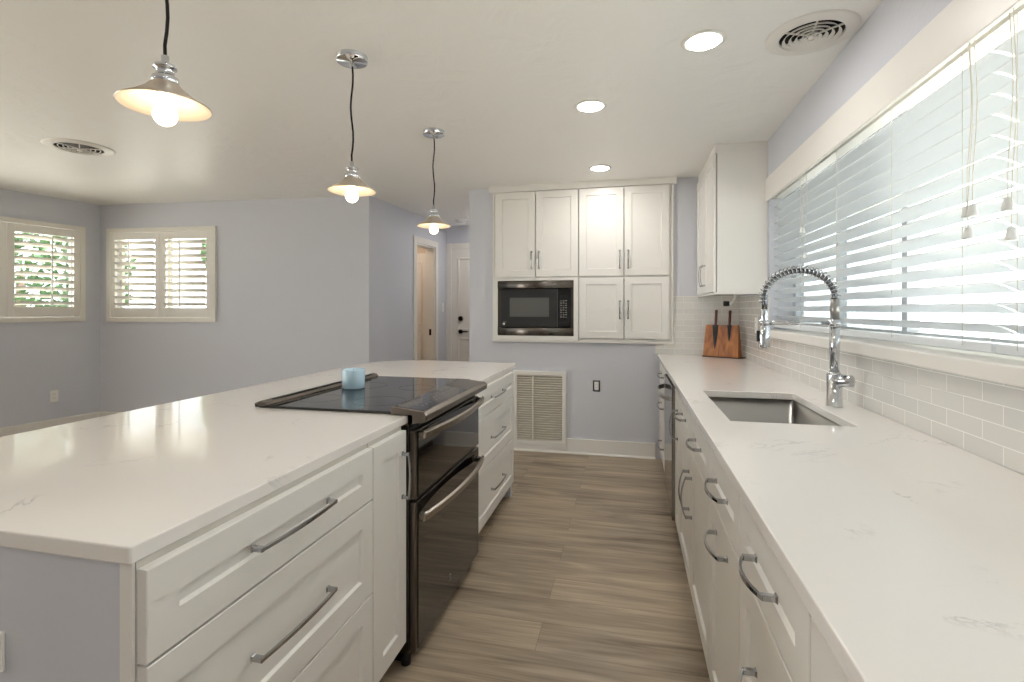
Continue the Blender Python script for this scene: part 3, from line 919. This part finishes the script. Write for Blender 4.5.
# ------------------------------------------------------------------ dishwasher
t = thing('dishwasher', 'stainless dishwasher with a curved bar handle under the window counter', 'dishwasher', (0.56, 3.28, 0))
dy0, dy1 = 2.972, 3.586
MB().box(0.262, 0.86, dy0, dy1, 0.10, 0.872).build('body', M['black'], t)
MB().box(0.235, 0.262, dy0 + 0.004, dy1 - 0.004, 0.112, 0.865).build('door', plain('dishwasher_steel', '#9A9794', 0.16, 1.0), t, 0.003)
MB().box(0.31, 0.33, dy0, dy1, 0.0, 0.10).build('toe_kick', M['black'], t)
rings = []
for i in range(17):
    f_ = i / 16; yy = dy0 + 0.05 + (dy1 - dy0 - 0.1) * f_
    b = 0.050 * (1 - (2 * f_ - 1) ** 4)
    x = 0.233 - b
    rings.append([(x, yy, 0.775), (x, yy, 0.806), (x - 0.010, yy, 0.800), (x - 0.010, yy, 0.781)])
MB().loft(rings, True, True, False).build('handle', M['steel'], t, 0.002)

# ------------------------------------------------------------------ range
t = thing('electric_range', 'black stainless slide-in double oven range set into the island', 'range', (-1.1, 2.07, 0))
ry0, ry1 = 1.698, 2.478
MB().box(-1.40, -0.7775, ry0 + 0.002, ry1 - 0.002, 0.05, 0.884).build('body', M['bstain'], t, 0.003)
MB().box(-1.36, -0.80, ry0 + 0.03, ry1 - 0.03, 0.0, 0.05).build('plinth', M['black'], t)
MB().box(-1.42, -0.84, RY0 - 0.012, RY1 + 0.012, CT + 0.0015, CT + 0.011).build('cooktop', M['bglass'], t, 0.002)
# burner rings
for (bx, by, br) in ((-1.27, 1.90, 0.085), (-1.27, 2.27, 0.10), (-1.00, 1.90, 0.105), (-1.00, 2.27, 0.08)):
    MB().lathe([(br, 0.0112), (br + 0.0025, 0.0114), (br + 0.004, 0.0112)], (bx, by, CT), 40).build('burner_ring', plain('burner_print', '#2C2C2E', 0.2), t)
# rear vent trim
mb = MB().loft([[(-1.435, y, CT + 0.0015), (-1.380, y, CT + 0.012), (-1.390, y, CT + 0.024), (-1.412, y, CT + 0.028), (-1.438, y, CT + 0.018)] for y in (RY0 - 0.014, RY1 + 0.014)], True, True, False)
mb.build('rear_trim', M['bstain'], t, 0.003)
MB().box(-1.411, -1.392, RY0 + 0.05, RY1 - 0.05, CT + 0.0245, CT + 0.0285).build('vent_slot', M['black'], t)
# control panel: sloped console overhanging the front
sec = lambda y: [(-0.850, y, CT + 0.003), (-0.850, y, CT + 0.030), (-0.722, y, CT + 0.016), (-0.708, y, CT + 0.004), (-0.712, y, CT - 0.020), (-0.766, y, CT - 0.028), (-0.766, y, CT + 0.003)]
cp = MB().loft([sec(1.700), sec(2.500)], True, True, False).build('control_panel', M['slate'], t, 0.003)
# sloping glass touch area
def cpt(u, y, h=0.0008):
    return (-0.850 + 0.128 * u, y, CT + 0.030 - 0.014 * u + h)
def cquad(mb, u0, u1, y0, y1, h):
    mb.hexa([cpt(u0, y0, -0.001), cpt(u1, y0, -0.001), cpt(u1, y1, -0.001), cpt(u0, y1, -0.001), cpt(u0, y0, h), cpt(u1, y0, h), cpt(u1, y1, h), cpt(u0, y1, h)])
mb = MB(); cquad(mb, 0.04, 0.93, RY0 + 0.0, RY0 + 0.51, 0.0008); gl = mb.build('touch_glass', M['bglass'], t)
mb = MB()
random.seed(3)
for yy in [0.06, 0.10, 0.14, 0.20, 0.235, 0.27, 0.305, 0.34, 0.40, 0.44]:
    for u in (0.25, 0.45, 0.65):
        if random.random() < 0.8:
            cquad(mb, u, u + 0.06, RY0 + yy, RY0 + yy + 0.016, 0.0011)
mb.build('key_marks', M['keyp'], gl)
mb = MB(); cquad(mb, 0.16, 0.40, RY0 + 0.36, RY0 + 0.48, 0.0011); mb.build('display', plain('oven_display', '#3C4448', 0.1), gl)
# vent slot band under the console
mb = MB().box(-0.776, -0.764, ry0 + 0.01, ry1 - 0.01, 0.866, 0.884)
mb.build('vent_band', M['black'], t)
mb = MB()
for i in range(9):
    yy = ry0 + 0.06 + i * 0.08
    mb.box(-0.764, -0.762, yy, yy + 0.055, 0.872, 0.876)
mb.build('vent_louvers', M['slate'], t)
# doors
def oven_door(name, z0, z1, hz):
    d = MB().box(-0.776, -0.752, ry0 + 0.002, ry1 - 0.002, z0, z1).build(name, M['slate'], t, 0.003)
    MB().box(-0.7525, -0.7485, ry0 + 0.020, ry1 - 0.004, z0 + 0.004, z1 - 0.004).build('glass_panel', M['ovenglass'], d, 0.001)
    rings = []
    for i in range(19):
        f_ = i / 18; yy = ry0 + 0.018 + (ry1 - ry0 - 0.026) * f_
        b = 0.032 * (1 - (2 * f_ - 1) ** 2)
        x = -0.728 + b
        h = 0.0175
        rings.append([(x - 0.006, yy, hz - h), (x + 0.010, yy, hz - h + 0.006), (x + 0.013, yy, hz + h - 0.006), (x, yy, hz + h)])
    hd_ = MB().loft(rings, True, True, False).build('handle', plain('range_handle', '#A49C92', 0.26, 1.0), d, 0.003)
    for yy in (ry0 + 0.019, ry1 - 0.040):
        MB().box(-0.7485, -0.724, yy, yy + 0.030, hz - 0.011, hz + 0.011).build('handle_post', M['slate'], hd_, 0.003)
    return d
oven_door('upper_oven_door', 0.612, 0.862, 0.845)
ld_ = oven_door('lower_oven_door', 0.060, 0.602, 0.545)
# small round emblem with a curl mark, low on the lower door
e = MB().lathe([(0.0145, 0.0), (0.0145, 0.0012), (0.0125, 0.0012), (0.0125, 0.0)], (-0.7485, 2.05, 0.155), 28, 'X').build('emblem', M['logo'], ld_)
MB().tube([(-0.7475, 2.05 + 0.006 * math.cos(a * 0.5), 0.155 + 0.007 * math.sin(a * 0.9)) for a in range(0, 12)], 0.0008, 6).build('emblem_script', M['logo'], e)
MB().cyl((-0.80, ry0 - 0.035 + 0.06, 0.0), (-0.80, ry0 - 0.035 + 0.06, 0.05), 0.018, 16).build('levelling_foot', M['black'], t)

# candle jar on the cooktop
cz = CT + 0.0125
t = thing('candle_jar', 'pale blue frosted candle glass standing on the black cooktop', 'candle', (-1.283, 2.180, cz))
MB().lathe([(0.002, 0.0), (0.050, 0.0), (0.053, 0.004), (0.054, 0.088), (0.0525, 0.0905), (0.049, 0.088), (0.049, 0.082), (0.002, 0.081)], (-1.283, 2.180, cz), 36).build('glass', M['candle'], t)
MB().cyl((-1.283, 2.180, cz + 0.081), (-1.282, 2.181, cz + 0.089), 0.001, 6).build('wick', M['black'], t)

# ------------------------------------------------------------------ end wall cabinets and microwave
XA = [-1.21, -0.832, -0.44, -0.043, 0.338]
def wallcab(label, x0, x1, z0, z1, doors):
    c = thing('wall_cabinet', label, 'cabinet', ((x0 + x1) / 2, 4.72, z0), 'white cabinets built into the end wall')
    mb = MB()
    mb.box(x0, x0 + 0.018, 4.558, 4.86, z0, z1).box(x1 - 0.018, x1, 4.558, 4.86, z0, z1)
    mb.box(x0 + 0.018, x1 - 0.018, 4.558, 4.86, z0, z0 + 0.018).box(x0 + 0.018, x1 - 0.018, 4.558, 4.86, z1 - 0.018, z1).box(x0 + 0.018, x1 - 0.018, 4.85, 4.86, z0 + 0.018, z1 - 0.018)
    mb.build('carcass', M['cab'], c)
    for (rect, hp) in doors:
        front('door', FR['B'], rect, c, hp, 'b', 0.165)
    return c
e_ = 0.003
wallcab('white two-door cabinet above the microwave', -1.222, -0.441, 1.592, 2.385,
        [((XA[0], XA[1] - e_ / 2, 1.600, 2.380), (XA[1] - 0.034, 1.752)), ((XA[1] + e_ / 2, XA[2] - e_, 1.600, 2.380), (XA[1] + 0.034, 1.752))])
wallcab('tall white two-door cabinet right of the one above the microwave'.replace('right of', 'next to'), -0.439, 0.355, 1.592, 2.385,
        [((XA[2] + e_, XA[3] - e_ / 2, 1.600, 2.380), (XA[3] - 0.036, 1.742)), ((XA[3] + e_ / 2, XA[4], 1.600, 2.380), (XA[3] + 0.036, 1.742))])
wallcab('small white two-door cabinet beside the microwave', -0.439, 0.355, 1.022, 1.590,
        [((XA[2] + e_, XA[3] - e_ / 2, 1.045, 1.588), (XA[3] - 0.036, 1.300)), ((XA[3] + e_ / 2, XA[4], 1.045, 1.588), (XA[3] + 0.036, 1.300))])
# microwave bay
c = thing('microwave_cabinet', 'open white cabinet bay framing the built-in microwave', 'cabinet', (-0.83, 4.72, 1.022), None)
mx0, mx1, mz0, mz1 = -1.187, -0.485, 1.062, 1.565
mb = MB()
for (a, b, p, q) in ((-1.222, mx0 - 0.001, 1.022, 1.590), (mx1 + 0.001, -0.441, 1.022, 1.590), (mx0 - 0.001, mx1 + 0.001, 1.022, mz0 - 0.001), (mx0 - 0.001, mx1 + 0.001, mz1 + 0.001, 1.590)):
    mb.box(a, b, 4.537, 4.556, p, q)
mb.build('face_frame', M['cab'], c, 0.001)
MB().box(-1.222, -1.205, 4.557, 4.98, 1.022, 1.590).box(-0.458, -0.441, 4.557, 4.98, 1.022, 1.590).box(-1.205, -0.458, 4.557, 4.98, 1.022, 1.039).box(-1.205, -0.458, 4.557, 4.98, 1.573, 1.590).build('carcass', M['cab_in'], c)
# frame strips around the whole built-in
mb = MB().box(-1.240, -1.2225, 4.552, 4.58, 1.022, 2.387).box(0.3555, 0.373, 4.552, 4.58, 1.022, 2.387)
mb.box(-1.240, 0.373, 4.545, 4.58, 1.004, 1.0215)
struct('trim_8', mb, M['cab'], bevel=0.002)['label'] = 'white frame strips around the built-in cabinets'
mb = MB().loft([[(x, 4.58, 2.387), (x, 4.535, 2.387), (x, 4.530, 2.395), (x, 4.515, 2.425), (x, 4.513, H), (x, 4.58, H)] for x in (-1.271, 0.397)], True, True, False)
struct('trim_9', mb, M['cab'])['label'] = 'white crown strip over the built-in cabinets'
# microwave
t = thing('microwave_oven', 'black stainless built-in microwave with a trim kit in the end wall', 'microwave', (-0.836, 4.56, mz0))
MB().box(-1.185, -0.487, 4.557, 4.95, 1.066, 1.561).build('body', M['black'], t)
def bowed(x0, x1, z0, z1, y0, dep):
    rings = []
    for i in range(9):
        f_ = i / 8; z = z0 + (z1 - z0) * f_; b = dep * (1 - (2 * f_ - 1) ** 2)
        rings.append([(x0, 4.556, z), (x1, 4.556, z), (x1, y0 - b, z), (x0, y0 - b, z)])
    return MB().loft(rings, True, True, True)
bowed(mx0, mx1, 1.490, mz1, 4.538, 0.006).build('top_trim', M['bstain'], t)
bowed(mx0, mx1, mz0, 1.140, 4.538, 0.006).build('bottom_trim', M['bstain'], t)
MB().box(mx0, -1.158, 4.540, 4.556, 1.140, 1.490).box(-0.508, mx1, 4.540, 4.556, 1.140, 1.490).build('side_trim', plain('side_trim_matte', '#4A453F', 0.6, 0.6), t)
d = MB().box(-1.156, -0.630, 4.530, 4.552, 1.144, 1.486).build('door', M['mwblack'], t, 0.002)
MB().box(-1.071, -0.706, 4.528, 4.531, 1.236, 1.410).build('window', M['mwglass'], d)
mb = MB().lathe([(0.012, 0), (0.012, -0.002), (0.003, -0.002)], (-1.128, 4.530, 1.166), 20, 'Y', True)
mb.build('emblem', M['logo'], d)
MB().box(-1.133, -1.102, 4.529, 4.5305, 1.186, 1.189).build('label_strip', M['logo'], d)
kp = MB().box(-0.628, -0.510, 4.531, 4.552, 1.144, 1.486).build('control_panel', plain('keypad_black', '#141415', 0.2), t, 0.002)
MB().box(-0.607, -0.540, 4.5295, 4.532, 1.400, 1.430).build('display', M['bglass'], kp)
mb = MB()
for i in range(8):
    for j in range(3):
        x = -0.604 + j * 0.023; z = 1.376 - i * 0.021
        mb.box(x, x + 0.015, 4.530, 4.5315, z, z + 0.010 if (i + j) % 3 else z + 0.006)
mb.build('keypad_marks', M['keyp'], kp)
MB().box(-0.612, -0.526, 4.529, 4.532, 1.155, 1.190).build('open_button', M['black'], kp, 0.001)

# ------------------------------------------------------------------ corner upper cabinet on the window wall
c = thing('wall_cabinet', 'white upper cabinet hung in the corner above the knife block', 'cabinet', (0.74, 4.13, 1.41))
uy0, uy1 = 3.70, 4.57
MB().box(0.590, XR - 0.002, uy0, uy0 + 0.018, 1.422, 2.375).box(0.590, XR - 0.002, uy1 - 0.018, uy1, 1.422, 2.375).box(0.590, XR - 0.002, uy0 + 0.018, uy1 - 0.018, 1.422, 1.44) \
    .box(0.590, XR - 0.002, uy0 + 0.018, uy1 - 0.018, 2.357, 2.375).build('carcass', M['cab'], c)
MB().box(0.572, 0.590, uy0, uy1, 1.407, 1.4215).box(0.590, XR - 0.002, uy0, uy0 + 0.018, 1.407, 1.4215).build('light_rail', M['cab'], c)
MB().box(0.578, XR - 0.002, uy0, uy1, 2.3755, H - 0.001).build('crown', M['cab'], c)
front('door', FR['U'], (uy0 + 0.003, 4.13, 1.425, 2.370), c, (4.085, 1.56), 'b', 0.165)
front('door', FR['U'], (4.133, 4.565, 1.425, 2.370), c, (4.178, 1.56), 'b', 0.165)

# under-cabinet wire with a black ring
t = thing('under_cabinet_wire', 'white wire end with a black grommet hanging under the corner cabinet', 'wire', (0.80, 4.2, 1.40))
MB().tube([(0.80, 4.20, 1.421), (0.798, 4.205, 1.39), (0.785, 4.22, 1.36), (0.765, 4.235, 1.345)], 0.009, 10).build('cable', M['white_plastic'], t)
MB().lathe([(0.010, -0.02), (0.020, -0.02), (0.020, 0.02), (0.010, 0.02)], (0.745, 4.245, 1.348), 18, 'X', True).build('grommet', M['black'], t)

# ------------------------------------------------------------------ knife block and knives
kb0, kb1 = Vector((0.590, 4.400, CT)), Vector((0.832, 4.255, CT))
kd = (kb1 - kb0); kw = kd.length; kd.normalize()
kn = Vector((kd.y, -kd.x, 0))      # towards the viewer
if kn.y > 0: kn = -kn
t = thing('knife_block', 'wooden magnetic knife block standing on the counter under the corner cabinet', 'knife block', tuple((kb0 + kb1) / 2))
def kp3(s, o, z):
    return kb0 + kd * s - kn * o + Vector((0, 0, z))
lean = 0.035; hh = 0.262
MB().hexa([kp3(0, 0, 0.0085), kp3(kw, 0, 0.0085), kp3(kw, 0.085, 0.0085), kp3(0, 0.085, 0.0085),
           kp3(0.012, lean, hh), kp3(kw - 0.012, lean, hh), kp3(kw - 0.012, 0.065, hh), kp3(0.012, 0.065, hh)]).build('body', M['wood'], t, 0.003)
MB().hexa([kp3(-0.002, -0.003, 0.0), kp3(kw + 0.002, -0.003, 0.0), kp3(kw + 0.03, 0.10, 0.0), kp3(0.0, 0.10, 0.0),
           kp3(-0.002, -0.003, 0.008), kp3(kw + 0.002, -0.003, 0.008), kp3(kw + 0.03, 0.10, 0.008), kp3(0.0, 0.10, 0.008)]).build('base_plate', plain('block_base', '#4A2413', 0.5), t, 0.001)
def knife(label, s, ztip, zheel, ztop, wd, lx):
    t = thing('kitchen_knife', label, 'knife', tuple(kp3(s, 0, ztip)), 'knives on the magnetic block')
    fo = lambda z: lean * (z - 0.0085) / (hh - 0.0085) - 0.0012      # front surface offset at height z
    def pt(ds, z, o):
        return kp3(s + ds + lx * (z - ztip), fo(z) - o, z)
    L = zheel - ztip
    prof = []
    for i in range(9):
        f_ = i / 8
        prof.append((-wd * 0.62 * (f_ ** 0.6), wd * 0.38 * (1 - (1 - f_) ** 2), ztip + L * f_))
    fr = [pt(a, z, 0.0022) for a, b, z in prof] + [pt(b, z, 0.0022) for a, b, z in reversed(prof)]
    bk = [pt(a, z, 0.0002) for a, b, z in prof] + [pt(b, z, 0.0002) for a, b, z in reversed(prof)]
    mb = MB(); mb.loft([bk, fr], True, True, False)
    bmesh.ops.remove_doubles(mb.bm, verts=mb.bm.verts[:], dist=1e-5)
    mb.build('blade', M['knifesteel'], t)
    rings = []
    for f_ in (0, 0.1, 0.4, 0.7, 0.92, 1.0):
        z = zheel + (ztop - zheel) * f_
        hw = (0.0105, 0.010, 0.0115, 0.0105, 0.0125, 0.008)[(0, 0.1, 0.4, 0.7, 0.92, 1.0).index(f_)]
        c_ = pt(0.0, z, 0.0105)
        rings.append([c_ + kd * hw * math.cos(a) + kn * 0.008 * math.sin(a) for a in [2 * math.pi * k / 12 for k in range(12)]])
    MB().loft(rings).build('handle', M['kniferose'], t)
knife('large chef knife held on the wooden block, its tip low on the face', 0.098, 0.066, 0.262, 0.385, 0.046, 0.0)
knife('smaller knife held on the wooden block, next to the chef knife', 0.208, 0.128, 0.262, 0.380, 0.032, 0.0)

# ------------------------------------------------------------------ pendants
def pendant():
    t = thing('pendant_lamp', 'chrome pendant lamp with a conical shade, hung farthest over the island near the hall', 'pendant lamp', (-1.215, 3.03, H), 'pendant lamps over the island')
    c = (-1.215, 3.03, 0)
    MB().lathe([(0.069, H), (0.069, H - 0.021), (0.067, H - 0.0235), (0.009, H - 0.024), (0.008, H - 0.045), (0.004, H - 0.046)], c, 36).build('canopy', M['pchrome'], t)
    pts = [(c[0] + 0.004 * math.sin(i * 0.9), c[1] + 0.004 * math.cos(i * 0.7), H - 0.045 - (H - 0.045 - 1.9590) * i / 12) for i in range(13)]
    pts[-1] = (c[0], c[1], 1.9590)
    MB().tube(pts, 0.0042, 8).build('cord', M['blkcord'], t)
    MB().lathe([(0.006, 1.9677), (0.009, 1.9662), (0.009, 1.9474), (0.011, 1.9445), (0.024, 1.9416), (0.027, 1.9372), (0.027, 1.9329), (0.021, 1.9314), (0.021, 1.9126), (0.030, 1.9097), (0.032, 1.8995), (0.030, 1.8952)], c, 30).build('socket', M['pchrome'], t)
    sh_ = MB().lathe([(0.028, 1.8966), (0.036, 1.8894), (0.048, 1.8763), (0.076, 1.8546), (0.105, 1.838), (0.1065, 1.835), (0.105, 1.834)], c, 44).build('shade', M['shade'], t)
    MB().lathe([(0.105, 1.834), (0.1035, 1.8345), (0.075, 1.8517), (0.046, 1.8727), (0.033, 1.8858), (0.012, 1.8908)], c, 44).build('shade_lining', M['shade_in'], sh_)
    prof = [(0.012, 1.8901), (0.014, 1.8676)]
    for i in range(11):
        a = math.radians(50 - 14 * i)
        prof.append((0.0285 * math.cos(a), 1.8125 + 0.0295 * math.sin(a)))
    prof.append((0.001, 1.783))
    MB().lathe(prof, c, 24).build('bulb', M['bulb'], t)
    return t
p3 = pendant()
p2 = copy_tree(p3); p2.location = (-1.215, 2.052, H); p2['label'] = 'chrome conical pendant lamp hung over the island near the range'
p1 = copy_tree(p3); p1.location = (-1.185, 1.085, H); p1['label'] = 'chrome conical pendant lamp over the near island end, its ceiling canopy out of view'

# ------------------------------------------------------------------ recessed lights and round vents
def can(x, y, label, src=None):
    if src is not None:
        o = copy_tree(src); o.location = (x, y, H); o['label'] = label; return o
    t = thing('recessed_light', label, 'ceiling light', (x, y, H), 'recessed ceiling lights')
    MB().lathe([(0.068, H - 0.001), (0.070, H - 0.006), (0.088, H - 0.004), (0.092, H)], (x, y, 0), 40).build('trim_ring', M['white_trim'], t)
    MB().lathe([(0.069, H - 0.0035), (0.03, H - 0.0045), (0.001, H - 0.0048)], (x, y, 0), 36).build('lens', M['led'], t)
    return t
L1 = can(0.308, 2.268, 'lit recessed ceiling light beside the round ceiling vent')
can(-0.21, 2.85, 'lit recessed ceiling light, the middle one of the row of three', L1)
can(-0.227, 4.116, 'lit recessed ceiling light in front of the built-in end wall cabinets', L1)
for (x_, y_, lb) in ((-0.30, 0.60, 'added unseen fill light in the ceiling over the near end of the aisle'), (0.30, -0.70, 'added unseen fill light in the ceiling behind the camera over the aisle'),
                     (-3.3, 0.70, 'added unseen fill light in the ceiling of the far room beyond the island'), (-3.3, -1.3, 'added unseen fill light in the ceiling of the far room near the daylight opening'), (-1.66, 5.95, 'added unseen fill light in the hall ceiling behind the end wall')):
    can(x_, y_, lb, L1)  # extra ceiling lights added out of view to brighten the room and hall
def vent(x, y, label, R, drop=0.012, wid=0.06):
    t = thing('ceiling_vent', label, 'vent', (x, y, H), 'round ceiling vents')
    c = (x, y, 0)
    MB().lathe([(R, H), (R, H - 0.004), (R * 0.93, H - 0.007), (R * 0.74, H - 0.009), (R * 0.71, H - 0.011), (R * 0.69, H - 0.010), (R * 0.69, H - 0.002)], c, 48).build('rim', M['white_trim'], t)
    MB().lathe([(R * 0.70, H - 0.0015), (0.001, H - 0.0016)], c, 40).build('duct_shade_disc', M['dark'], t)  # flat disc below the solid ceiling, the duct's inner shade painted near-black
    mb = MB()
    for k, f_ in enumerate((0.56, 0.42, 0.29, 0.16)):
        mb.lathe([(R * f_, H - 0.006), (R * (f_ + wid), H - 0.006 - drop), (R * (f_ + wid + 0.006), H - 0.005 - drop), (R * (f_ + 0.01), H - 0.005)], c, 40)
    mb.lathe([(R * 0.07, H - 0.012), (R * 0.07, H - 0.024), (0.001, H - 0.0245)], c, 24)
    mb.build('cone_rings', M['white_trim'], t)
    mb = MB()
    for k in range(3):
        a = k * math.pi / 3 + 0.4
        d = Vector((math.cos(a), math.sin(a), 0)) * R * 0.69
        mb.obox((x, y, H - 0.008), d, Vector((-math.sin(a), math.cos(a), 0)) * 0.003, (0, 0, 0.003))
    mb.build('spokes', M['white_trim'], t)
    return t
vent(0.733, 2.31, 'round white ceiling vent beside the window wall', 0.172)
vent(-3.76, 2.77, 'round ceiling vent with dark slots above the far room', 0.20, 0.002, 0.03)

# ------------------------------------------------------------------ outdoors
struct('added_shade_eave', MB().box(1.31, 3.3, YF - 0.1, YH + 0.3, H + 0.02, H + 0.12), M['white_trim'])  # unseen overhang added to keep the sun off the ground by the window
struct('ground', MB().box(-30, 30, -30, 30, -0.32, -0.30), M['concrete'])
def tree(x, y, h, r, mat, label, n=2600):
    t = thing('garden_tree', label, 'tree', (x, y, -0.3), 'trees outside the far windows')
    MB().tube([(x, y, -0.3), (x + 0.05, y, h * 0.3), (x, y + 0.04, h * 0.6)], [0.12, 0.09, 0.05], 10).build('trunk', M['wood_trunk'], t)
    mb = MB()
    for i in range(n):
        a, b = random.uniform(0, 2 * math.pi), math.acos(random.uniform(-1, 1))
        q = r * random.uniform(0.35, 1.0) ** 0.5
        p = Vector((x + q * math.sin(b) * math.cos(a), y + q * math.sin(b) * math.sin(a), h * 0.62 + q * 0.95 * math.cos(b)))
        u = Vector((random.uniform(-1, 1), random.uniform(-1, 1), random.uniform(-1, 1))).normalized()
        v_ = u.orthogonal().normalized()
        s = random.uniform(0.05, 0.11)
        mb.face([mb.v(p - u * s), mb.v(p + v_ * s * 0.5), mb.v(p + u * s), mb.v(p - v_ * s * 0.5)])
    mb.build('foliage', mat, t)
tree(-9.7, 6.2, 3.2, 1.55, M['leaf'], 'leafy green tree outside, seen through the left wall shutter')
tree(-7.6, 8.9, 4.0, 0.85, M['leaf2'], 'pale green tree outside, seen through the leaf of shutters near the corner')
